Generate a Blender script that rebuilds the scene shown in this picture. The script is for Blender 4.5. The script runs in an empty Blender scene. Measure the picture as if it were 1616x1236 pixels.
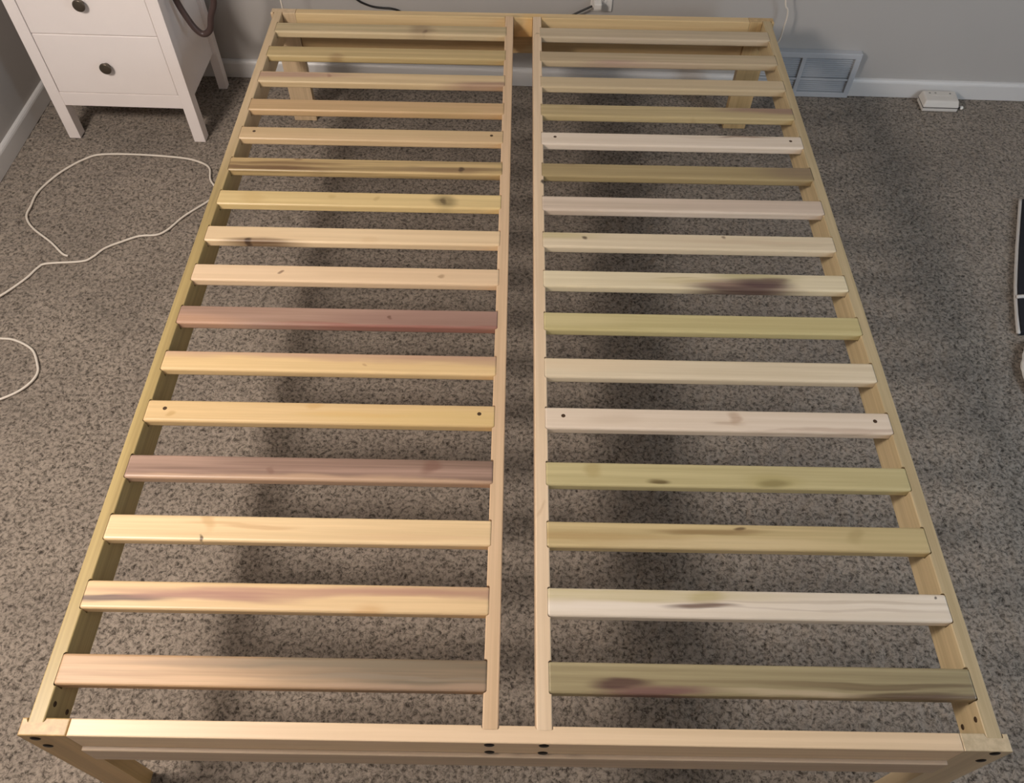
import bpy, bmesh, math, random
import numpy as np
from mathutils import Vector, Matrix, noise

random.seed(7)
S = bpy.context.scene
COL = S.collection

# ------------------------------------------------------------------ camera
cam_d = bpy.data.cameras.new('camera')
cam_d.sensor_fit = 'HORIZONTAL'
cam_d.sensor_width = 36.0
cam_d.lens = 28.922
cam_d.clip_start = 0.02
cam = bpy.data.objects.new('camera', cam_d)
COL.objects.link(cam)
cam.matrix_world = Matrix((
    (0.99983100, -0.01808524, -0.00329985, -0.01995668),
    (0.01260182, 0.80492683, -0.59324025, -0.31266423),
    (0.01338504, 0.59309841, 0.80501871, 1.70846751),
    (0, 0, 0, 1)))
S.camera = cam

# ------------------------------------------------------------------ light
S.view_settings.view_transform = 'Standard'
S.view_settings.look = 'None'
S.view_settings.gamma = 1.0
S.view_settings.exposure = 0.0
S.view_settings.use_curve_mapping = False

w = bpy.data.worlds.new('world')
S.world = w
w.use_nodes = True
bg = w.node_tree.nodes['Background']
bg.inputs[0].default_value = (0.80, 0.90, 1.0, 1)
bg.inputs[1].default_value = 0.13


def light(name, kind, loc, energy, color, size, target=None, size_y=None):
    d = bpy.data.lights.new(name, kind)
    d.energy = energy
    d.color = color
    if kind == 'POINT':
        d.shadow_soft_size = size
    else:
        d.size = size
        if size_y:
            d.shape = 'RECTANGLE'
            d.size_y = size_y
    o = bpy.data.objects.new(name, d)
    COL.objects.link(o)
    o.location = loc
    if target is not None:
        o.rotation_euler = (Vector(target) - Vector(loc)).to_track_quat('-Z', 'Y').to_euler()
    return o


light('room_lamp', 'POINT', (-1.42, 0.12, 1.88), 122, (1.0, 0.895, 0.81), 0.20)
light('window_daylight', 'AREA', (2.34, 0.10, 1.15), 29, (0.70, 0.85, 1.0), 1.0, (0.9, 1.9, 0.3), 1.1)

# ------------------------------------------------------------------ materials


def srgb(r, g=None, b=None):
    if g is None:
        r, g, b = r
    def c(v):
        v = v / 255.0
        return v / 12.92 if v <= 0.04045 else ((v + 0.055) / 1.055) ** 2.4
    return (c(r), c(g), c(b), 1.0)


class NT:
    def __init__(self, name, rough=0.5):
        self.m = bpy.data.materials.new(name)
        self.m.use_nodes = True
        self.t = self.m.node_tree
        self.b = self.t.nodes['Principled BSDF']
        self.b.inputs['Roughness'].default_value = rough

    def n(self, typ, **kw):
        x = self.t.nodes.new(typ)
        for k, v in kw.items():
            setattr(x, k, v)
        return x

    def l(self, a, b):
        self.t.links.new(a, b)

    def put(self, sock, v):
        if hasattr(v, 'is_output'):
            self.l(v, sock)
        else:
            sock.default_value = v

    def math(self, op, a, b=0.0, clamp=False):
        x = self.n('ShaderNodeMath', operation=op, use_clamp=clamp)
        self.put(x.inputs[0], a)
        self.put(x.inputs[1], b)
        return x.outputs[0]

    def vmath(self, op, a, b=(0, 0, 0)):
        x = self.n('ShaderNodeVectorMath', operation=op)
        self.put(x.inputs[0], a)
        self.put(x.inputs[1], b)
        return x.outputs['Value'] if op in ('LENGTH', 'DOT_PRODUCT') else x.outputs['Vector']

    def smooth(self, v, lo, hi, a=0.0, b=1.0):
        x = self.n('ShaderNodeMapRange', interpolation_type='SMOOTHSTEP')
        self.put(x.inputs['Value'], v)
        x.inputs['From Min'].default_value = lo
        x.inputs['From Max'].default_value = hi
        x.inputs['To Min'].default_value = a
        x.inputs['To Max'].default_value = b
        return x.outputs[0]

    def mix(self, f, a, b, blend='MIX'):
        x = self.n('ShaderNodeMix', data_type='RGBA', blend_type=blend)
        self.put(x.inputs[0], f)
        self.put(x.inputs[6], a)
        self.put(x.inputs[7], b)
        return x.outputs[2]

    def noise(self, vec, scale, detail=2.0, rough=0.5, color=False):
        x = self.n('ShaderNodeTexNoise')
        self.l(vec, x.inputs['Vector'])
        x.inputs['Scale'].default_value = scale
        x.inputs['Detail'].default_value = detail
        x.inputs['Roughness'].default_value = rough
        return x.outputs['Color'] if color else x.outputs['Fac']

    def bump(self, h, strength, dist):
        x = self.n('ShaderNodeBump')
        x.inputs['Strength'].default_value = strength
        x.inputs['Distance'].default_value = dist
        self.l(h, x.inputs['Height'])
        self.l(x.outputs[0], self.b.inputs['Normal'])


def plain(name, col, rough=0.5, metal=0.0, var=0.03, scale=30, bump=0.0):
    k = NT(name, rough)
    co = k.n('ShaderNodeTexCoord').outputs['Object']
    f = k.noise(co, scale, 3)
    c1 = tuple(max(0, v * (1 - var * 2)) for v in col[:3]) + (1,)
    c2 = tuple(min(1, v * (1 + var * 2)) for v in col[:3]) + (1,)
    k.l(k.mix(f, c1, c2), k.b.inputs['Base Color'])
    k.b.inputs['Metallic'].default_value = metal
    if bump:
        k.bump(k.noise(co, scale * 8, 2), bump, 0.002)
    return k.m


WOOD_N = [0]


def wood(base, along=0, length=1.0, width=0.05, grain=0.16, stains=(), rough=0.42, second=None):
    """Sawn poplar. base/second in sRGB. stains: (u, v, ru, rv, rgb, strength)
    u runs along the board 0..1, v across it 0..1."""
    WOOD_N[0] += 1
    k = NT('poplar_wood', rough)
    co = k.n('ShaderNodeTexCoord').outputs['Object']
    if along == 1:          # board runs along y
        mp = k.n('ShaderNodeMapping')
        mp.inputs['Rotation'].default_value = (0, 0, math.radians(-90))
        k.l(co, mp.inputs['Vector'])
        co = mp.outputs[0]
    elif along == 2:        # board runs along z
        mp = k.n('ShaderNodeMapping')
        mp.inputs['Rotation'].default_value = (0, math.radians(90), 0)
        k.l(co, mp.inputs['Vector'])
        co = mp.outputs[0]
    sd = WOOD_N[0] * 3.71
    off = k.vmath('ADD', co, (sd, sd * 0.37, sd * 0.71))
    # slow warp of the growth rings
    wv = k.vmath('MULTIPLY', off, (2.2, 14, 14))
    warp = k.noise(wv, 1.0, 2)
    g1 = k.vmath('MULTIPLY', off, (1.6, 75, 75))
    fine = k.noise(g1, 1.0, 4, 0.6)
    g2 = k.vmath('MULTIPLY', off, (9, 420, 420))
    pore = k.noise(g2, 1.0, 2, 0.5)
    b = srgb(base)
    dark = tuple(v * (1 - grain * 2.0) * t for v, t in zip(b[:3], (1.0, 0.97, 0.92))) + (1,)
    lite = tuple(min(1, v * (1 + grain * 0.55)) for v in b[:3]) + (1,)
    col = k.mix(k.smooth(fine, 0.30, 0.72), dark, lite)
    col = k.mix(k.smooth(warp, 0.40, 0.75, 0.0, 0.35), col, srgb(second) if second else dark)
    col = k.mix(k.smooth(pore, 0.5, 0.8, 0.0, 0.10), col, dark)
    if stains:
        wn = k.n('ShaderNodeTexNoise')
        k.l(k.vmath('MULTIPLY', off, (5, 30, 30)), wn.inputs['Vector'])
        wn.inputs['Scale'].default_value = 1.0
        wn.inputs['Detail'].default_value = 3.0
        d = k.vmath('SUBTRACT', wn.outputs['Color'], (0.5, 0.5, 0.5))
        d = k.vmath('MULTIPLY', d, (length * 0.06, width * 0.55, 0))
        pw = k.vmath('ADD', co, d)
        sg = k.smooth(k.noise(k.vmath('MULTIPLY', off, (3, 130, 130)), 1.0, 3), 0.25, 0.75, 0.75, 1.0)
        for (u, v, ru, rv, rgb, st) in stains:
            c = ((u - 0.5) * length, (0.5 - v) * width, 0)
            q = k.vmath('SUBTRACT', pw, c)
            q = k.vmath('MULTIPLY', q, (1 / (ru * length), 1 / (rv * width), 0))
            m = k.smooth(k.vmath('LENGTH', q), 0.35, 1.15, st, 0.0)
            m = k.math('MULTIPLY', m, sg)
            col = k.mix(m, col, srgb(rgb))
    k.l(col, k.b.inputs['Base Color'])
    k.bump(fine, 0.08, 0.001)
    k.b.inputs['Coat Weight'].default_value = 0.08
    k.b.inputs['Coat Roughness'].default_value = 0.35
    return k.m


# ------------------------------------------------------------------ mesh helpers


def obj(name, bm, m, parent=None, loc=(0, 0, 0), smooth=False, rotz=0.0):
    me = bpy.data.meshes.new(name)
    bmesh.ops.recalc_face_normals(bm, faces=bm.faces)
    bm.to_mesh(me)
    bm.free()
    if m:
        me.materials.append(m)
    if smooth:
        for p in me.polygons:
            p.use_smooth = True
    o = bpy.data.objects.new(name, me)
    COL.objects.link(o)
    o.location = loc
    o.rotation_euler = (0, 0, rotz)
    if parent:
        o.parent = parent
    return o


def add_box(bm, x0, x1, y0, y1, z0, z1, r=0.0, seg=2):
    vs = [bm.verts.new((x, y, z)) for x in (x0, x1) for y in (y0, y1) for z in (z0, z1)]
    f = [(0, 1, 3, 2), (4, 6, 7, 5), (0, 4, 5, 1), (2, 3, 7, 6), (0, 2, 6, 4), (1, 5, 7, 3)]
    fs = [bm.faces.new([vs[i] for i in q]) for q in f]
    if r > 0:
        es = list({e for q in fs for e in q.edges})
        bmesh.ops.bevel(bm, geom=es, offset=r, segments=seg, profile=0.5, affect='EDGES')
    return bm


def box(x0, x1, y0, y1, z0, z1, r=0.0, seg=2):
    return add_box(bmesh.new(), x0, x1, y0, y1, z0, z1, r, seg)


def prism(bm, pts, z0, z1, r=0.0, bottom=True):
    """closed plan outline extruded upwards; top rim rounded by r"""
    lo = [bm.verts.new((x, y, z0)) for x, y in pts]
    hi = [bm.verts.new((x, y, z1)) for x, y in pts]
    n = len(pts)
    top = bm.faces.new(hi)
    if bottom:
        bm.faces.new(lo[::-1])
    for i in range(n):
        j = (i + 1) % n
        bm.faces.new((lo[i], lo[j], hi[j], hi[i]))
    if r > 0:
        bmesh.ops.bevel(bm, geom=list(top.edges), offset=r, segments=3, profile=0.5, affect='EDGES')
    return bm


def lathe(bm, prof, seg=20, axis='z', org=(0, 0, 0)):
    """prof: list of (radius, height) revolved around axis"""
    rings = []
    def P(r, h, a):
        x, y = r * math.cos(a), r * math.sin(a)
        v = {'z': (x, y, h), 'y': (x, h, y), 'x': (h, x, y)}[axis]
        return (v[0] + org[0], v[1] + org[1], v[2] + org[2])
    for r, h in prof:
        if r < 1e-6:
            rings.append([bm.verts.new(P(0, h, 0))])
        else:
            rings.append([bm.verts.new(P(r, h, 2 * math.pi * i / seg)) for i in range(seg)])
    for a, b in zip(rings, rings[1:]):
        for i in range(seg):
            j = (i + 1) % seg
            if len(a) == 1 and len(b) == 1:
                continue
            if len(a) == 1:
                bm.faces.new((a[0], b[i], b[j]))
            elif len(b) == 1:
                bm.faces.new((a[i], b[0], a[j]))
            else:
                bm.faces.new((a[i], b[i], b[j], a[j]))
    return bm


def catmull(pts, n=8):
    P = [Vector(p) for p in pts]
    P = [P[0] * 2 - P[1]] + P + [P[-1] * 2 - P[-2]]
    out = []
    for i in range(1, len(P) - 2):
        for k in range(n):
            t = k / n
            a, b, c, d = P[i - 1], P[i], P[i + 1], P[i + 2]
            out.append(0.5 * ((2 * b) + (c - a) * t + (2 * a - 5 * b + 4 * c - d) * t * t + (3 * b - a - 3 * c + d) * t ** 3))
    out.append(P[-2])
    return out


def tube(bm, pts, r, seg=8, n=8):
    path = catmull(pts, n)
    up = Vector((0.13, 0.21, 1)).normalized()
    rings = []
    prev = None
    for i, p in enumerate(path):
        t = (path[min(i + 1, len(path) - 1)] - path[max(i - 1, 0)]).normalized()
        if prev is None:
            a = t.cross(up).normalized()
        else:
            a = (prev - t * prev.dot(t)).normalized()
        prev = a
        b = t.cross(a)
        rings.append([bm.verts.new(p + (a * math.cos(2 * math.pi * k / seg) + b * math.sin(2 * math.pi * k / seg)) * r) for k in range(seg)])
    for A, B in zip(rings, rings[1:]):
        for k in range(seg):
            j = (k + 1) % seg
            bm.faces.new((A[k], A[j], B[j], B[k]))
    bm.faces.new(rings[0][::-1])
    bm.faces.new(rings[-1])
    return bm


def thing(name, label, cat, loc=(0, 0, 0), rotz=0.0, group=None):
    o = bpy.data.objects.new(name, None)
    o.empty_display_size = 0.1
    COL.objects.link(o)
    o.location = loc
    o.rotation_euler = (0, 0, rotz)
    return tag(o, label, cat, group)


def tag(o, label, cat, group=None):
    o['label'] = label
    o['category'] = cat
    if group:
        o['group'] = group
    return o


# ------------------------------------------------------------------ room shell
# the room's own axes are turned slightly against the bed's
TH = math.radians(-1.1)
R0 = Vector((0, 2.296, 0))
CT, ST = math.cos(TH), math.sin(TH)


def room(a, b, z=0.0):
    return Vector((R0.x + CT * a - ST * b, R0.y + ST * a + CT * b, z))


M_wall = plain('painted_wall', srgb(186, 182, 178), 0.6, var=0.012, scale=5, bump=0.06)
M_trim = plain('white_gloss_paint', srgb(222, 220, 218), 0.35, var=0.012, scale=8)


def structure(o):
    o['kind'] = 'structure'
    return o


def carpet_material():
    k = NT('carpet_pile', 0.95)
    co = k.n('ShaderNodeTexCoord').outputs['Object']
    wn = k.noise(co, 60, 2, color=True)
    wv = k.vmath('ADD', co, k.vmath('MULTIPLY', k.vmath('SUBTRACT', wn, (0.5, 0.5, 0.5)), (0.016, 0.016, 0.016)))
    tuft = k.noise(wv, 118, 3, 0.6)
    fib = k.noise(wv, 420, 2, 0.5)
    patch = k.noise(co, 5, 3)
    v = k.math('ADD', k.math('MULTIPLY', tuft, 0.75), k.math('MULTIPLY', fib, 0.25))
    col = k.mix(k.smooth(v, 0.29, 0.62), srgb(54, 47, 40), srgb(170, 157, 143))
    col = k.mix(k.smooth(patch, 0.35, 0.7, 0.0, 0.22), col, srgb(92, 84, 77))
    k.l(col, k.b.inputs['Base Color'])
    k.b.inputs['Specular IOR Level'].default_value = 0.1
    k.b.inputs['Sheen Weight'].default_value = 0.15
    k.bump(v, 0.9, 0.006)
    return k.m


def build_floor():
    x0, x1, y0, y1, d = -1.70, 2.46, -1.95, 2.36, 0.0072
    nx, ny = int((x1 - x0) / d) + 1, int((y1 - y0) / d) + 1
    rng = np.random.default_rng(3)
    h = rng.random((ny, nx)).astype(np.float32)
    h2 = h.copy()
    for ax in (0, 1):
        h2 = (np.roll(h2, 1, ax) + 2 * h2 + np.roll(h2, -1, ax)) / 4
    h = 0.45 * h + 0.55 * (h2 - 0.5) * 2 + 0.27
    X, Y = np.meshgrid(x0 + np.arange(nx) * d, y0 + np.arange(ny) * d)
    X = X + (rng.random(X.shape) - 0.5) * d * 0.5
    Y = Y + (rng.random(X.shape) - 0.5) * d * 0.5
    Z = (np.clip(h, 0, 1) - 0.75) * 0.0065
    co = np.stack([X, Y, Z], -1).astype(np.float32).reshape(-1, 3)
    idx = np.arange(nx * ny).reshape(ny, nx)
    q = np.stack([idx[:-1, :-1], idx[:-1, 1:], idx[1:, 1:], idx[1:, :-1]], -1).reshape(-1, 4)
    me = bpy.data.meshes.new('floor')
    me.vertices.add(len(co))
    me.vertices.foreach_set('co', co.ravel())
    me.loops.add(q.size)
    me.loops.foreach_set('vertex_index', q.ravel().astype(np.int32))
    me.polygons.add(len(q))
    me.polygons.foreach_set('loop_start', (np.arange(len(q)) * 4).astype(np.int32))
    me.polygons.foreach_set('loop_total', np.full(len(q), 4, np.int32))
    me.polygons.foreach_set('use_smooth', np.ones(len(q), bool))
    me.update(calc_edges=True)
    me.materials.append(carpet_material())
    o = bpy.data.objects.new('floor', me)
    COL.objects.link(o)
    return structure(o)


build_floor()

structure(obj('wall_back', box(-1.74, 2.4, 0.013, 0.11, -0.02, 2.4), M_wall, None, R0, rotz=TH))
structure(obj('wall_left', box(-1.74, -1.628, -4.2, 0.013, -0.02, 2.4), M_wall, None, R0, rotz=TH))
structure(obj('wall_right', box(2.4, 2.5, -4.2, 0.11, -0.02, 2.4), M_wall, None, R0, rotz=TH))
structure(obj('wall_front', box(-1.74, 2.5, -4.3, -4.2, -0.02, 2.4), M_wall, None, R0, rotz=TH))


def baseboard(name, a0, a1, along='x'):
    bm = bmesh.new()
    prof = [(0.013, 0.0), (0.0, 0.0), (0.0, 0.052), (0.0015, 0.057), (0.005, 0.0615), (0.009, 0.0635), (0.013, 0.064)]
    A, B = [], []
    for d, z in prof:
        if along == 'x':
            A.append(bm.verts.new((a0, d, z)))
            B.append(bm.verts.new((a1, d, z)))
        else:
            A.append(bm.verts.new((-1.615 - d, a0, z)))
            B.append(bm.verts.new((-1.615 - d, a1, z)))
    n = len(prof)
    for i in range(n):
        j = (i + 1) % n
        bm.faces.new((A[i], A[j], B[j], B[i]))
    bm.faces.new(A[::-1])
    bm.faces.new(B)
    return structure(obj(name, bm, M_trim, None, R0, rotz=TH))


baseboard('baseboard_back', -1.615, 0.772)
baseboard('baseboard_right', 1.154, 2.4)
baseboard('baseboard_left', -4.2, -0.0005, 'y')

# ------------------------------------------------------------------ bed frame
H = 0.3773
L = 2.0991
HW = 0.762
PITCH = 0.1263
SW = 0.0505            # slat width
ST_ = 0.021            # slat thickness
YC = [1.9965 - PITCH * i - (0.003 if i == 3 else 0) for i in range(16)]

bed = thing('bed_frame', 'unfinished poplar slatted bed frame with two rows of slats and no mattress',
            'bed frame', (0, 0, 0))

RAIL_H = 0.074
ZR = H - RAIL_H


def rail(name, xa, xb, notch_sides, mat, label=None):
    """rail along y between xa<xb; notch_sides: 'L' cuts in the xa face, 'R' in the xb face"""
    xc = (xa + xb) / 2
    y0, y1 = 0.0175, L - 0.0175
    dn, hw = 0.0072, SW / 2 + 0.0013
    left, right = [(xa, y0)], [(xb, y0)]
    for y in sorted(YC):
        if 'L' in notch_sides:
            left += [(xa, y - hw), (xa + dn, y - hw), (xa + dn, y + hw), (xa, y + hw)]
        if 'R' in notch_sides:
            right += [(xb, y - hw), (xb - dn, y - hw), (xb - dn, y + hw), (xb, y + hw)]
    left.append((xa, y1))
    right.append((xb, y1))
    pts = [(x - xc, y - L / 2) for x, y in right + left[::-1]]
    bm = bmesh.new()
    zs = H - ST_ - 0.0005
    prism(bm, pts, zs, H, 0.0022)
    add_box(bm, xa - xc, xb - xc, y0 - L / 2, y1 - L / 2, ZR, zs)
    o = obj(name, bm, mat, bed, (xc, L / 2, 0))
    if label:
        o['label'] = label
    return o


OL = (206, 182, 132)     # olive poplar
CR = (236, 210, 176)     # cream poplar
BR = (120, 92, 70)

m_rl = wood((186, 163, 110), 1, L, 0.025, 0.13, second=(172, 148, 96),
            stains=[(0.9, 0.5, 0.3, 3, (228, 200, 165), 0.8)])
m_rr = wood((200, 180, 142), 1, L, 0.025, 0.10, second=(188, 166, 124))
m_cl = wood((226, 194, 158), 1, L, 0.025, 0.08)
m_cr = wood((236, 210, 178), 1, L, 0.025, 0.06,
            stains=[(0.624, 1.0, 0.0042, 0.35, (40, 26, 18), 1.0), (0.94, 0.5, 0.003, 0.35, (150, 118, 80), .6),
                    (0.19, 0.5, 0.004, 0.35, (200, 166, 128), .45)])
rail_l = rail('side_rail', -0.7525, -0.7275, 'R', m_rl, 'olive-toned left side rail')
rail_r = rail('side_rail', 0.7275, 0.7525, 'L', m_rr)
rail_cl = rail('center_rail', -0.0525, -0.0275, 'L', m_cl)
rail_cr = rail('center_rail', 0.0312, 0.0562, 'R', m_cr)

M_iron = plain('black_bolt_steel', srgb(26, 20, 18), 0.42, 0.6, 0.05, 60)


def inset_nut(parent, x, y, z, side):
    bm = lathe(bmesh.new(), [(0, 0.0006 * side), (0.0022, 0.0006 * side), (0.0040, 0.0010 * side), (0.0046, 0.0004 * side), (0.0046, -0.004 * side)], 14, 'x')
    o = obj('barrel_nut', bm, M_nut, parent)
    o.location = (x - parent.location.x, y - parent.location.y, z)
    return o


M_nut = plain('dull_barrel_nut', srgb(74, 54, 36), 0.5, 0.5, 0.08, 80)
for z in (0.362, 0.317):
    inset_nut(rail_l, -0.7275, 0.051, z, 1)
    inset_nut(rail_r, 0.7275, 0.051, z, -1)

# end rails, upper notched for the centre rails, lower one set 5 mm further out
LT = 0.0265
LW = 0.074
XE = HW - LW


def upper_end(front):
    if front:
        yo, yi, out = 0.0, LT, -1
        mu = wood((240, 213, 178), 0, 2 * XE, LT, 0.05, second=(232, 200, 168))
        ml = wood((206, 184, 160), 0, 2 * XE, LT, 0.08)
    else:
        yo, yi, out = L, L - LT, 1
        mu = wood((228, 200, 152), 0, 2 * XE, LT, 0.08,
                  stains=[(0.485, 0.9, 0.012, 0.6, (196, 168, 120), .7), (0.52, 1.2, 0.03, 2, (232, 190, 120), .6)])
        ml = wood((196, 166, 122), 0, 2 * XE, LT, 0.1)
    yc = (yo + yi) / 2
    s = -out
    d = 0.0090
    e = XE - 0.0006
    pts = [(-e, yo), (e, yo), (e, yi)]
    for xa, xb in ((0.0312, 0.0562), (-0.0525, -0.0275)):
        pts += [(xb + 0.0013, yi), (xb + 0.0013, yi - s * d), (xa - 0.0013, yi - s * d), (xa - 0.0013, yi)]
    pts += [(-e, yi)]
    if not front:
        pts = pts[::-1]
    bm = prism(bmesh.new(), [(x, y - yc) for x, y in pts], 0.3160, H, 0.0025)
    u = obj('end_rail', bm, mu, bed, (0, yc, 0))
    yy = sorted((yo + out * 0.007, yi + out * 0.007))
    lo = obj('lower_end_rail', box(-e, e, yy[0] - yc, yy[1] - yc, 0.2565, 0.3155, 0.002, 2), ml, bed, (0, yc, 0))
    return u, lo


upper_end(True)
upper_end(False)


def leg(sx, front, mat, label=None):
    xa, xb = (-HW, -XE) if sx < 0 else (XE, HW)
    yo, yi = (0.0, LT) if front else (L, L - LT)
    s = 1 if front else -1
    xc, yc = (xa + xb) / 2, (yo + yi) / 2
    ra, rb = (-0.7525 - 0.0016, -0.7275 + 0.0016) if sx < 0 else (0.7275 - 0.0016, 0.7525 + 0.0016)
    d = 0.0090
    pts = [(xa, yo), (xb, yo), (xb, yi), (rb, yi), (rb, yi - s * d), (ra, yi - s * d), (ra, yi), (xa, yi)]
    if not front:
        pts = pts[::-1]
    bm = prism(bmesh.new(), [(x - xc, y - yc) for x, y in pts], 0.3030, H, 0.002)
    y0, y1 = sorted((yo - yc, yi - yc))
    add_box(bm, xa - xc, xb - xc, y0, y1, 0.0, 0.3030)
    o = obj('leg', bm, mat, bed, (xc, yc, 0))
    if label:
        o['label'] = label


leg(-1, True, wood((196, 163, 110), 2, 0.38, 0.07, 0.12), 'olive-brown leg')
leg(1, True, wood((214, 194, 160), 2, 0.38, 0.07, 0.10))
leg(-1, False, wood((222, 196, 160), 2, 0.38, 0.07, 0.1))
leg(1, False, wood((206, 176, 128), 2, 0.38, 0.07, 0.1))

for x, z in ((-0.741, 0.360), (-0.741, 0.315), (0.739, 0.366), (0.739, 0.320),
             (-0.041, 0.3665), (-0.041, 0.3215), (0.0432, 0.3675), (0.0432, 0.3215)):
    bm = lathe(bmesh.new(), [(0, -0.0022), (0.0040, -0.0021), (0.0066, -0.0015), (0.0080, -0.0006), (0.0083, 0.0004), (0.0083, 0.002)], 18, 'y')
    y = 0.0
    if z < 0.3155:
        y = 0.0
    obj('bolt', bm, M_iron, bed, (x, y, z), smooth=True)

# slats -----------------------------------------------------------------
XL0, XL1 = -0.7341, -0.0459
XR0, XR1 = 0.0496, 0.7341
SLEN = XL1 - XL0

PU = (142, 104, 98)     # purple heartwood
KN = (70, 48, 36)

# (base, second, grain, stains, label)
LEFT = [
    ((206, 186, 146), None, .12, [(.63, .55, .07, .7, (150, 126, 96), .75), (.645, .75, .012, .25, (110, 84, 60), .8), (.5, 1.0, .9, .25, (226, 200, 160), .5)], None),
    ((204, 180, 130), None, .10, [(.29, 1.15, .04, .6, (150, 120, 80), .7)], None),
    ((224, 198, 156), None, .08, [(.05, .35, .42, .35, (176, 136, 122), .85), (.95, .95, .22, .4, (150, 112, 100), .7), (.285, .4, .012, .2, (150, 104, 84), .6)], 'cream slat with a pink streak'),
    ((210, 176, 132), None, .08, [(.75, .8, .2, .3, (190, 164, 110), .4)], None),
    ((218, 188, 146), None, .06, [(.5, .3, .6, .4, (212, 186, 140), .4)], None),
    ((200, 172, 122), (178, 146, 100), .22, [(.10, .74, .36, .20, (112, 82, 54), .95), (.2, .45, .3, .14, (128, 98, 64), .85), (.78, .75, .22, .2, (136, 106, 76), .8), (.847, .7, .012, .2, (62, 42, 28), .95), (.25, .15, .02, .15, (120, 84, 56), .7), (.68, .7, .06, .3, (160, 136, 98), .6)], 'olive slat with brown streaks'),
    ((230, 203, 146), None, .07, [(.8, .55, .055, .55, (130, 112, 74), .85), (.795, .55, .014, .3, (88, 70, 44), .9), (.12, .5, .05, .6, (208, 176, 118), .5), (.4, .4, .02, .2, (196, 164, 104), .5), (.565, .45, .012, .2, (186, 156, 100), .5)], 'yellow slat with a grey-green knot'),
    ((238, 210, 170), None, .05, [(.2, 1.10, .16, .40, (104, 76, 52), .98), (.145, .97, .014, .2, (70, 50, 36), .95), (.56, .8, .04, .3, (222, 190, 146), .5)], 'cream slat with a dark stain on its edge'),
    ((236, 206, 170), None, .05, [(.288, .38, .008, .12, (120, 84, 60), .8), (.81, .5, .012, .15, (160, 124, 90), .75)], None),
    ((180, 148, 130), (164, 128, 114), .12, [(.85, .6, .5, .8, (148, 114, 103), .75), (.7, .98, .5, .12, (150, 92, 80), .7), (.66, .5, .008, .12, (100, 64, 50), .8), (.05, 1.0, .2, .6, (206, 160, 126), .6)], 'dusty pink slat'),
    ((234, 202, 150), None, .06, [(.5, .05, 1.0, .38, (196, 158, 134), .85), (.95, .3, .4, .3, (178, 140, 122), .6), (.61, .55, .008, .1, (176, 130, 96), .6)], 'cream slat with a pink back edge'),
    ((228, 196, 146), None, .06, [(.9, .7, .5, .5, (222, 192, 122), .5), (.07, .65, .015, .2, (190, 150, 92), .6), (.48, .2, .03, .2, (206, 164, 106), .6), (.6, .6, .2, .15, (222, 182, 120), .5)], 'orange-yellow slat'),
    ((172, 142, 126), (150, 120, 104), .22, [(.5, 1.0, 1.0, .22, (206, 172, 140), .75), (.83, .35, .03, .4, (126, 92, 78), .8), (.4, .65, .012, .2, (130, 98, 84), .7), (.1, .3, .2, .3, (190, 158, 138), .5)], 'purple-brown slat'),
    ((244, 214, 168), None, .08, [(.26, .2, .02, .5, (206, 166, 112), .7), (.245, .85, .006, .12, (66, 44, 28), .95), (.4, .42, .12, .12, (206, 166, 120), .75), (.3, .3, .12, .1, (214, 176, 128), .7), (.85, .7, .3, .1, (224, 188, 146), .5)], None),
    ((236, 204, 158), None, .08, [(.55, .33, .7, .22, (186, 142, 122), .9), (.07, .64, .20, .19, (92, 74, 76), 1.0), (.30, .53, .26, .22, (172, 128, 114), .95), (1., .25, .3, .35, (176, 136, 116), .6), (.7, .9, .05, .2, (214, 172, 120), .7)], 'cream slat with a mauve band'),
    ((208, 172, 134), (196, 158, 120), .15, [(.98, .45, .62, .85, (112, 102, 86), .98), (.6, .2, .42, .24, (132, 118, 97), .85), (.8, .62, .35, .08, (146, 132, 114), .6), (.3, .2, .2, .12, (172, 142, 112), .6), (.15, .6, .16, .12, (186, 148, 112), .5), (.9, .9, .5, .15, (176, 148, 126), .6)], 'peach slat turning grey at one end'),
]
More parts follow.
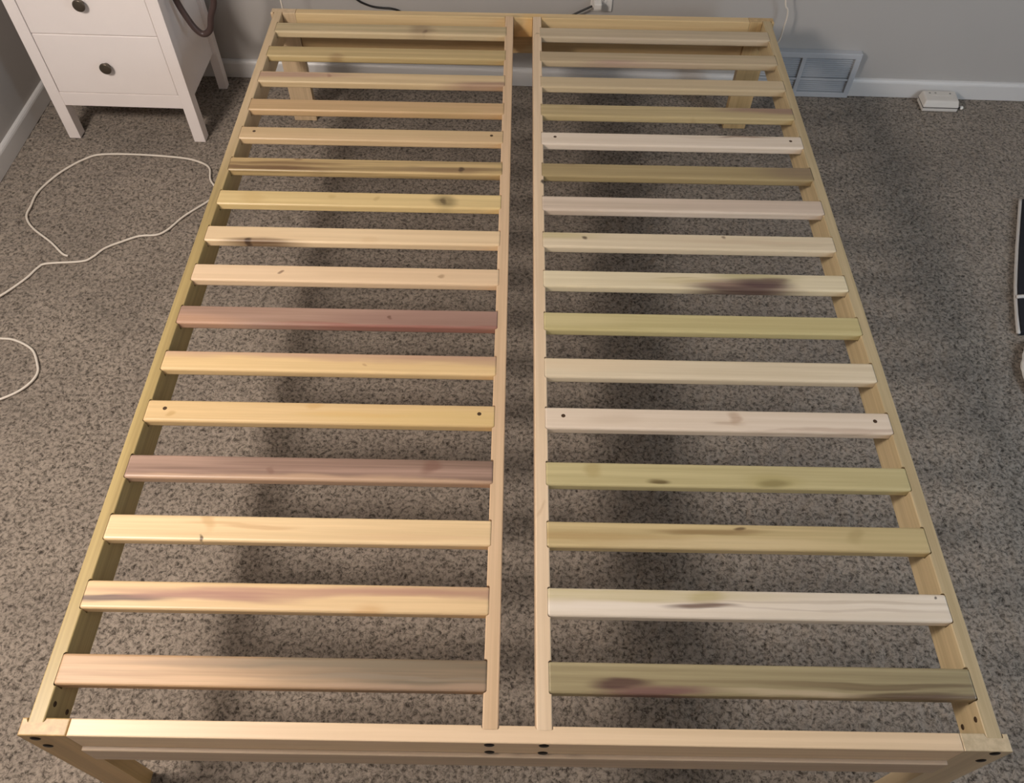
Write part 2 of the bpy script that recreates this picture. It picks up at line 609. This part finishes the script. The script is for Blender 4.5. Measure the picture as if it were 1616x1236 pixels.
RIGHT = [
    ((204, 186, 158), None, .07, [(.5, 1.25, .8, .3, (200, 180, 166), .4)], None),
    ((200, 180, 148), None, .10, [(.32, 1.3, .2, .5, (172, 138, 128), .7), (.5, 1.2, .3, .5, (196, 166, 150), .4)], None),
    ((208, 188, 154), None, .05, [(.8, .3, .3, .4, (208, 182, 146), .4)], None),
    ((198, 178, 134), None, .09, [(.95, .25, .3, .4, (150, 116, 104), .85), (.12, .3, .05, .3, (170, 148, 104), .5), (.6, 1.25, .02, .3, (160, 134, 96), .6)], 'olive slat with a purple end'),
    ((234, 218, 200), None, .04, [(.78, .22, .12, .10, (146, 116, 96), .85), (.6, .2, .1, .1, (206, 184, 158), .5)], 'whitish slat'),
    ((174, 154, 112), (164, 144, 102), .08, [(.98, .4, .2, .7, (134, 112, 92), .75), (.1, .05, .03, .1, (120, 96, 64), .6)], 'olive-grey slat'),
    ((222, 203, 184), None, .08, [(.8, .4, .5, .5, (206, 184, 166), .5), (.6, 1.0, .5, .12, (228, 212, 194), .5)], None),
    ((232, 215, 186), None, .05, [(.03, .25, .2, .4, (200, 184, 134), .8), (.15, .4, .011, .16, (74, 52, 36), .95), (.625, .2, .010, .12, (122, 94, 70), .85), (.7, .45, .3, .14, (212, 186, 154), .6), (.9, .6, .2, .12, (204, 182, 150), .5)], 'cream slat with a small dark knot'),
    ((234, 219, 186), None, .05, [(.70, .30, .17, .42, (182, 170, 122), .85), (.64, .80, .20, .38, (136, 108, 96), .95), (.72, .62, .12, .34, (92, 68, 66), 1.0), (.76, .42, .06, .22, (112, 88, 78), .9), (.66, 1.0, .22, .25, (84, 62, 58), .9), (.47, .42, .10, .05, (196, 176, 130), .8), (.52, .60, .08, .05, (190, 168, 126), .8), (.88, 1.32, .42, .26, (84, 62, 56), .95), (.45, .6, .12, .2, (216, 198, 152), .5)], 'cream slat with a big purple-brown blotch'),
    ((208, 194, 142), None, .07, [(.8, .4, .4, .5, (196, 178, 126), .5), (.1, .4, .2, .5, (216, 200, 152), .5)], 'pale olive slat'),
    ((230, 213, 184), None, .05, [(.1, .3, .3, .5, (228, 202, 166), .5)], None),
    ((236, 218, 198), None, .04, [(.55, .4, .022, .3, (186, 152, 124), .7), (.53, .62, .06, .1, (190, 160, 132), .55), (.85, .9, .3, .12, (194, 168, 146), .7), (.2, .5, .1, .3, (214, 192, 168), .5)], None),
    ((204, 190, 142), None, .08, [(.3, .82, .035, .15, (108, 90, 54), .95), (.62, .78, .06, .22, (100, 86, 54), .95), (.13, .3, .03, .4, (170, 148, 96), .6), (.62, .7, .1, .35, (178, 162, 106), .6)], 'olive slat with two dark flecks'),
    ((212, 190, 142), None, .10, [(.51, .22, .018, .12, (88, 62, 40), .9), (.43, .36, .18, .16, (150, 122, 80), .85), (.12, .62, .34, .18, (180, 150, 102), .8), (.25, .85, .2, .1, (190, 164, 114), .7), (.9, .5, .2, .8, (196, 178, 130), .6), (.81, .4, .025, .4, (168, 146, 100), .6), (.45, .85, .4, .3, (222, 200, 158), .6)], 'olive-cream slat with brown flame'),
    ((242, 229, 212), None, .05, [(.1, .2, .6, .3, (208, 192, 146), .9), (.40, .25, .06, .3, (186, 170, 118), .8), (.39, .60, .11, .16, (112, 84, 70), .95), (.7, .4, .5, .07, (206, 188, 166), .7), (.75, .65, .4, .06, (212, 194, 174), .7), (.965, .12, .004, .08, (60, 46, 36), .95)], 'white slat with an olive back edge'),
    ((172, 158, 122), (156, 140, 104), .14, [(.17, .70, .09, .17, (78, 44, 48), 1.0), (.25, .92, .17, .18, (118, 80, 80), .95), (.6, .9, .25, .14, (192, 172, 142), .8), (.84, .90, .16, .16, (96, 78, 56), .95), (.8, .60, .34, .12, (116, 98, 72), .9), (.92, .98, .2, .12, (108, 88, 72), .8), (.5, .6, .4, .08, (146, 128, 96), .6)], 'grey-olive slat with purple streaks'),
]

SCREW_ROWS = (4, 11)
M_screw = plain('recessed_screw', srgb(84, 62, 42), 0.5, 0.3, 0.1, 90)


def make_slat(i, left):
    x0, x1 = (XL0, XL1) if left else (XR0, XR1)
    base, sec, gr, st, lab = (LEFT if left else RIGHT)[i]
    ln = x1 - x0
    m = wood(base, 0, ln, SW, gr, st, second=sec)
    o = obj('slat', box(-ln / 2, ln / 2, -SW / 2, SW / 2, -ST_ / 2, ST_ / 2, 0.0050, 3), m, bed,
            ((x0 + x1) / 2, YC[i] + random.uniform(-.0006, .0006), H - ST_ / 2 + 0.0006))
    if lab:
        o['label'] = lab
    if i in SCREW_ROWS:
        for u in (0.055, 0.953):
            bm = lathe(bmesh.new(), [(0, 0.0001), (0.0030, 0.0002), (0.0038, 0.00035), (0.0042, 0.0001), (0.0042, -0.003)], 14, 'z')
            obj('screw', bm, M_screw, o, ((u - .5) * ln, 0.004, ST_ / 2))
    return o


for i in range(16):
    make_slat(i, True)
    make_slat(i, False)

# ------------------------------------------------------------------ nightstand
M_white = plain('white_painted_wood', srgb(247, 238, 234), 0.38, var=0.01, scale=14)
M_knob = plain('dark_metal_knob', srgb(104, 95, 84), 0.30, 0.7, 0.06, 40)
M_dark = plain('dark_inside', srgb(60, 54, 50), 0.8)

ns = thing('nightstand', 'white two-drawer nightstand with round dark metal knobs in the corner', 'nightstand',
           room(-1.2525, -0.2085), TH)
W2, D2 = 0.225, 0.1630
ZT = 0.615


def npart(name, x0, x1, y0, y1, z0, z1, r=0.0012, m=None, parent=ns):
    return obj(name, box(x0, x1, y0, y1, z0, z1, r, 2), m or M_white, parent)


lg = 0.037
npart('leg', -W2, -W2 + lg, -D2, -D2 + lg, 0, ZT)
npart('leg', W2 - lg, W2, -D2, -D2 + lg, 0, ZT)
npart('leg', -W2, -W2 + 0.030, D2 - 0.028, D2, 0, ZT)
npart('leg', W2 - 0.030, W2, D2 - 0.028, D2, 0, ZT)
npart('side_panel', W2 - 0.032, W2 - 0.014, -D2 + lg, D2 - 0.028, 0.134, ZT, 0.0005)
npart('side_panel', -W2 + 0.014, -W2 + 0.032, -D2 + lg, D2 - 0.028, 0.134, ZT, 0.0005)
npart('back_panel', -W2 + 0.030, W2 - 0.030, D2 - 0.014, D2 - 0.006, 0.134, ZT, 0.0004)
npart('bottom_rail', -W2 + lg, W2 - lg, -D2 + 0.001, -D2 + 0.021, 0.1245, 0.1705)
npart('bottom_panel', -W2 + 0.033, W2 - 0.033, -D2 + 0.022, D2 - 0.015, 0.140, 0.150, 0.0004)
npart('top_rail', -W2 + lg, W2 - lg, -D2 + 0.001, -D2 + 0.021, 0.5640, ZT)
npart('tabletop', -W2 - 0.008, W2 + 0.008, -D2 - 0.010, D2 + 0.002, ZT, ZT + 0.018, 0.003)


def drawer(z0, z1):
    d = obj('drawer', box(-W2 + lg + 0.0014, W2 - lg - 0.0014, -D2 + 0.0014, -D2 + 0.0200, z0, z1, 0.0026, 3), M_white, ns)
    zk = (z0 + z1) / 2 - 0.001
    bm = lathe(bmesh.new(), [(0.0105, 0.001), (0.0095, -0.006), (0.0110, -0.0095), (0.0152, -0.0115), (0.0172, -0.0135),
                             (0.0176, -0.0165), (0.0168, -0.0188), (0.0150, -0.0198), (0, -0.0200)], 28, 'y')
    obj('knob', bm, M_knob, d, (0.0, -D2 + 0.002, zk), smooth=True)
    # drawer box behind the front
    add = box(-W2 + lg + 0.012, W2 - lg - 0.012, -D2 + 0.0205, D2 - 0.03, z0 + 0.008, z1 - 0.03, 0.0)
    for f in [f for f in add.faces if f.calc_center_median().z > z1 - 0.031]:
        add.faces.remove(f)
    obj('drawer_box', add, M_white, d)
    return d


drawer(0.1715, 0.3647)
drawer(0.3667, 0.5625)

# brown corrugated hose looping down beside the nightstand
M_hose = plain('brown_rubber', srgb(76, 60, 57), 0.38, var=0.06, scale=40)
b_ = -0.275
hp = [room(-1.12, -0.20, ZT + 0.030), room(-1.060, -0.235, ZT + 0.026), room(-1.028, -0.262, 0.575), room(-1.021, b_, 0.50), room(-1.017, b_, 0.428), room(-0.996, b_, 0.361), room(-0.981, b_, 0.334), room(-0.967, b_, 0.3245),
      room(-0.951, b_, 0.330), room(-0.9385, b_, 0.346), room(-0.927, b_, 0.382), room(-0.905, b_, 0.432), room(-0.898, b_, 0.52), room(-0.925, -0.25, 0.62), room(-0.985, -0.22, 0.675), room(-1.06, -0.18, 0.665), room(-1.13, -0.15, ZT + 0.030)]
hose = obj('hose', tube(bmesh.new(), hp, 0.0096, 14, 8), M_hose, smooth=True)
tag(hose, 'thick brown hose hanging in a loop beside the white nightstand', 'hose')

# ------------------------------------------------------------------ air return grille
M_grille = plain('grey_white_grille_paint', srgb(196, 198, 202), 0.45, var=0.02, scale=12)
gr = thing('vent_grille', 'white metal air vent grille at the foot of the back wall', 'vent', room(0.963, 0.0), TH)
GW, GH = 0.1905, 0.166
FB = -0.013


def ring(bm, x0, x1, z0, z1, bw, y0, y1):
    add_box(bm, x0, x1, y0, y1, z1 - bw, z1, 0.0015)
    add_box(bm, x0, x1, y0, y1, z0, z0 + bw, 0.0015)
    add_box(bm, x0, x0 + bw, y0, y1, z0 + bw, z1 - bw, 0.0015)
    add_box(bm, x1 - bw, x1, y0, y1, z0 + bw, z1 - bw, 0.0015)
    return bm


obj('frame', ring(bmesh.new(), -GW, GW, 0.0, GH, 0.019, FB, 0.0128), M_grille, gr)
obj('center_bar', box(-0.007, 0.007, FB + 0.002, 0.004, 0.019, GH - 0.019, 0.001), M_grille, gr)
obj('back_plate', box(-GW + 0.012, GW - 0.012, 0.008, 0.0122, 0.012, GH - 0.012), M_dark, gr)
for x0, x1 in ((-GW + 0.019, -0.007), (0.007, GW - 0.019)):
    obj('cross_bar', box(x0, x1, FB + 0.003, 0.002, 0.064, 0.070, 0.0008), M_grille, gr)
lv = None
NL = 17
for c, (x0, x1) in enumerate(((-GW + 0.019, -0.007), (0.007, GW - 0.019))):
    for i in range(NL):
        z = 0.0225 + (GH - 0.045) * i / (NL - 1)
        if lv is None:
            wd = (x1 - x0) / 2
            bm = box(-wd, wd, -0.0032, 0.0032, -0.0006, 0.0006)
            bmesh.ops.rotate(bm, verts=bm.verts, cent=(0, 0, 0), matrix=Matrix.Rotation(math.radians(30), 3, 'X'))
            lv = obj('louver', bm, M_grille, gr, ((x0 + x1) / 2, -0.0025, z))
        else:
            o = lv.copy()
            o.location = ((x0 + x1) / 2, -0.0025, z)
            COL.objects.link(o)
            o.parent = gr

# ------------------------------------------------------------------ wall outlet with plug and cable
M_plate = plain('white_plastic', srgb(226, 222, 216), 0.35, var=0.01, scale=20)
M_slot = plain('dark_slot', srgb(28, 26, 25), 0.6)
M_black = plain('black_cable', srgb(24, 21, 20), 0.42, var=0.05, scale=60)
ou = thing('wall_outlet', 'white duplex wall outlet plate on the back wall behind the bed', 'outlet', room(0.2575, 0.013, 0.334), TH)
obj('cover_plate', box(-0.0355, 0.0355, -0.006, 0.0, -0.057, 0.057, 0.003, 3), M_plate, ou)
for dz in (-0.0195, 0.0195):
    bm = lathe(bmesh.new(), [(0, -0.0078), (0.0155, -0.0078), (0.0168, -0.0070), (0.0168, -0.0050)], 28, 'y')
    rc = obj('receptacle', bm, M_plate, ou, (0, 0, dz))
    for q in (box(-0.0072, -0.0056, -0.0082, -0.0070, -0.001, 0.0065), box(0.0056, 0.0072, -0.0082, -0.0070, -0.0005, 0.0060)):
        obj('slot', q, M_slot, rc)
    obj('slot', lathe(bmesh.new(), [(0, -0.0082), (0.0025, -0.0082), (0.0025, -0.007)], 12, 'y', (0, 0, -0.0075)), M_slot, rc)
obj('screw', lathe(bmesh.new(), [(0, -0.0075), (0.002, -0.0074), (0.0032, -0.0066), (0.0034, -0.0058)], 12, 'y'), M_plate, ou)

cb = thing('power_cable', 'black power cable with a white plug in the wall outlet behind the bed', 'cable', room(0.24, 0.0, 0.31), 0)
o0 = cb.location
wp = [room(0.226, -0.014, 0.3065), room(0.2, -0.014, 0.293), room(0.152, -0.012, 0.266), room(0.10, -0.02, 0.235), room(0.03, -0.03, 0.205), room(-0.1, -0.03, 0.185), room(-0.22, -0.03, 0.19),
      room(-0.33, -0.012, 0.225), room(-0.401, 0.004, 0.258), room(-0.43, 0.006, 0.267), room(-0.459, 0.007, 0.268), room(-0.49, 0.007, 0.271), room(-0.516, 0.007, 0.279), room(-0.54, 0.007, 0.292), room(-0.575, 0.005, 0.33),
      room(-0.61, 0.004, 0.42), room(-0.64, 0.006, 0.55), room(-0.65, 0.007, 0.70)]
obj('cord', tube(bmesh.new(), [p - o0 for p in wp], 0.0034, 8, 6), M_black, cb, smooth=True)
bm = box(-0.012, 0.014, -0.030, 0.0052, -0.010, 0.010, 0.004, 3)
obj('plug', bm, M_plate, cb, room(0.243, 0.0, 0.311) - o0, rotz=TH)

# ------------------------------------------------------------------ white cords
M_cord = plain('white_cord', srgb(232, 222, 208), 0.5, var=0.02, scale=40)
pts = [(-1.307, 1.403), (-1.327, 1.413), (-1.376, 1.459), (-1.44, 1.509), (-1.473, 1.544), (-1.489, 1.576), (-1.490, 1.614), (-1.493, 1.658), (-1.487, 1.695), (-1.466, 1.749),
       (-1.441, 1.793), (-1.40, 1.84), (-1.353, 1.866), (-1.231, 1.869), (-1.094, 1.857), (-1.03, 1.838), (-0.991, 1.809), (-0.975, 1.754), (-0.953, 1.72), (-0.935, 1.69), (-0.955, 1.655),
       (-1.001, 1.599), (-1.022, 1.57), (-1.048, 1.522), (-1.075, 1.498), (-1.125, 1.491), (-1.173, 1.464), (-1.211, 1.437), (-1.235, 1.400), (-1.262, 1.382), (-1.355, 1.371),
       (-1.376, 1.355), (-1.396, 1.309), (-1.442, 1.242), (-1.50, 1.19), (-1.525, 1.14), (-1.49, 1.10), (-1.43, 1.092), (-1.384, 1.089), (-1.349, 1.086), (-1.309, 1.069),
       (-1.279, 1.046), (-1.254, 1.004), (-1.244, 0.977), (-1.249, 0.948), (-1.27, 0.917), (-1.308, 0.89), (-1.37, 0.86), (-1.47, 0.82), (-1.55, 0.79)]
wc = obj('cord', tube(bmesh.new(), [(x, y, 0.0036) for x, y in pts], 0.0033, 8, 6), M_cord, smooth=True)
tag(wc, 'thin white cord lying in loose loops on the carpet left of the bed', 'cord')

c1 = obj('cord', tube(bmesh.new(), [room(-0.80, -0.02, 0.66), room(-0.775, -0.07, 0.52), room(-0.757, -0.115, 0.42), room(-0.752, -0.13, 0.359), room(-0.751, -0.13, 0.335), room(-0.748, -0.13, 0.26), room(-0.75, -0.115, 0.12), room(-0.765, -0.10, 0.02), room(-0.80, -0.06, 0.005), room(-0.85, -0.03, 0.005)], 0.0027, 8, 6), M_cord, smooth=True)
tag(c1, 'thin white cord hanging at the far left corner of the bed', 'cord')
c2 = obj('cord', tube(bmesh.new(), [room(0.80, 0.008, 0.66), room(0.815, -0.01, 0.50), room(0.836, -0.03, 0.354), room(0.852, -0.03, 0.322), room(0.8565, -0.03, 0.295), room(0.8555, -0.03, 0.259), room(0.854, -0.03, 0.222), room(0.840, -0.03, 0.195), room(0.80, -0.03, 0.182), room(0.72, -0.03, 0.176), room(0.62, -0.03, 0.180), room(0.52, -0.02, 0.19)], 0.0027, 8, 6), M_cord, smooth=True)
tag(c2, 'thin white cord hanging above the vent at the far right corner of the bed', 'cord')

# ------------------------------------------------------------------ small white box by the baseboard
M_box = plain('offwhite_plastic', srgb(222, 216, 208), 0.45, var=0.015, scale=30)
bx = thing('plastic_box', 'small off-white plastic box on the carpet against the right baseboard', 'box', room(1.460, -0.0440), TH)
obj('base', box(-0.061, 0.061, -0.034, 0.031, 0.0, 0.013, 0.003, 2), M_box, bx)
bm = bmesh.new()
lo = [(-0.063, -0.036), (0.063, -0.036), (0.063, 0.033), (-0.063, 0.033)]
hi = [(-0.056, -0.027), (0.056, -0.027), (0.057, 0.029), (-0.057, 0.029)]
a = [bm.verts.new((x, y, 0.0145)) for x, y in lo]
b = [bm.verts.new((x, y, 0.038 if y < 0 else 0.042)) for x, y in hi]
bm.faces.new(a[::-1])
bm.faces.new(b)
for i in range(4):
    j = (i + 1) % 4
    bm.faces.new((a[i], a[j], b[j], b[i]))
bmesh.ops.bevel(bm, geom=list(bm.edges), offset=0.005, segments=3, profile=0.5, affect='EDGES')
obj('cover', bm, M_box, bx)
obj('seam', box(-0.0605, 0.0605, -0.0335, 0.0305, 0.0125, 0.0150), M_dark, bx)
M_hole = plain('grey_hole', srgb(150, 146, 139), 0.6)
for x, y in ((-0.036, 0.014), (-0.016, 0.015), (0.034, 0.013)):
    obj('button', lathe(bmesh.new(), [(0, 0.0012), (0.0028, 0.0012), (0.0038, 0.0), (0.0038, -0.004)], 12, 'z'), M_hole, bx, (x, y, 0.0409))
arc = [(-0.030 + 0.0075 * i, 0.003 - 0.0028 * math.sin(math.pi * i / 8), 0.0402) for i in range(9)]
obj('ridge', tube(bmesh.new(), arc, 0.0012, 6, 3), M_box, bx)
M_ball = plain('white_tip', srgb(245, 242, 236), 0.3)
kn = thing('round_knob', 'tiny round white knob on a black stem beside the plastic box', 'knob', room(1.540, -0.060, 0.0), TH)
obj('ball', lathe(bmesh.new(), [(0, 0.0), (0.005, 0.0012), (0.0068, 0.005), (0.0068, 0.007), (0.005, 0.0108), (0, 0.012)], 18, 'z'), M_ball, kn, smooth=True)
obj('stem', lathe(bmesh.new(), [(0, -0.020), (0.0034, -0.020), (0.0034, -0.0055), (0, -0.0055)], 12, 'x', (0, 0, 0.006)), M_slot, kn)

# ------------------------------------------------------------------ black bag and white plastic at the right edge
M_fabric = plain('black_fabric', srgb(24, 23, 30), 0.85, var=0.1, scale=80, bump=0.2)
M_pipe = plain('white_piping', srgb(206, 200, 194), 0.6)
edge = [(1.575, 1.72), (1.530, 1.607), (1.484, 1.492), (1.425, 1.336), (1.394, 1.239), (1.374, 1.169)]
cx, cy = 1.62, 1.33
bag = thing('flat_bag', 'black fabric bag with thin white piping lying at the right edge', 'bag', (cx, cy, 0))
zt = 0.018
right = [(x + 0.46, y) for x, y in edge]
outl = [(x - cx, y - cy) for x, y in edge + right[::-1]]
obj('body', prism(bmesh.new(), outl, 0.0, zt, 0.006), M_fabric, bag)
obj('piping', tube(bmesh.new(), [(x - 0.004 - cx, y - cy, 0.0095) for x, y in edge], 0.0055, 8, 6), M_pipe, bag, smooth=True)
HX, HY = 1.404, 1.296
obj('strap', tube(bmesh.new(), [(HX - cx, HY - cy, zt + 0.001), (HX + .03 - cx, HY - cy, zt + 0.003), (HX + .12 - cx, HY - .004 - cy, zt + 0.003), (HX + .2 - cx, HY - .01 - cy, zt + 0.001)], 0.0055, 8, 5), M_pipe, bag, smooth=True)
for dx, dy in ((0.10, 0.16), (0.085, 0.12)):
    obj('seam', tube(bmesh.new(), [(HX + dx - cx, HY + dy - cy, zt), (HX + dx + .1 - cx, HY + dy - .01 - cy, zt + .001), (HX + dx + .2 - cx, HY + dy - .02 - cy, zt)], 0.0018, 6, 4), plain('grey_stitching', srgb(96, 94, 100), 0.8), bag)


def crumple(cx, cy, rx, ry, h):
    bm = bmesh.new()
    bmesh.ops.create_icosphere(bm, subdivisions=4, radius=1.0)
    for v in bm.verts:
        n = noise.noise(v.co * 2.3 + Vector((4, 1, 7))) * 0.16 + abs(noise.noise(v.co * 5.0)) * 0.10
        s = 1 + n
        v.co = Vector((v.co.x * rx * s, v.co.y * ry * s, max(0.0, (v.co.z * 0.5 + 0.42) * h * s)))
    return bm


PX, PY = 1.396, 1.036
M_poly = plain('white_thin_plastic', srgb(226, 222, 216), 0.4)
pb = obj('plastic_bag', crumple(0, 0, 0.062, 0.110, 0.035), M_poly, None, (PX, PY, 0), smooth=True, rotz=math.radians(-17.5))
tag(pb, 'crumpled white plastic bag at the right edge in front of the black bag', 'plastic bag')
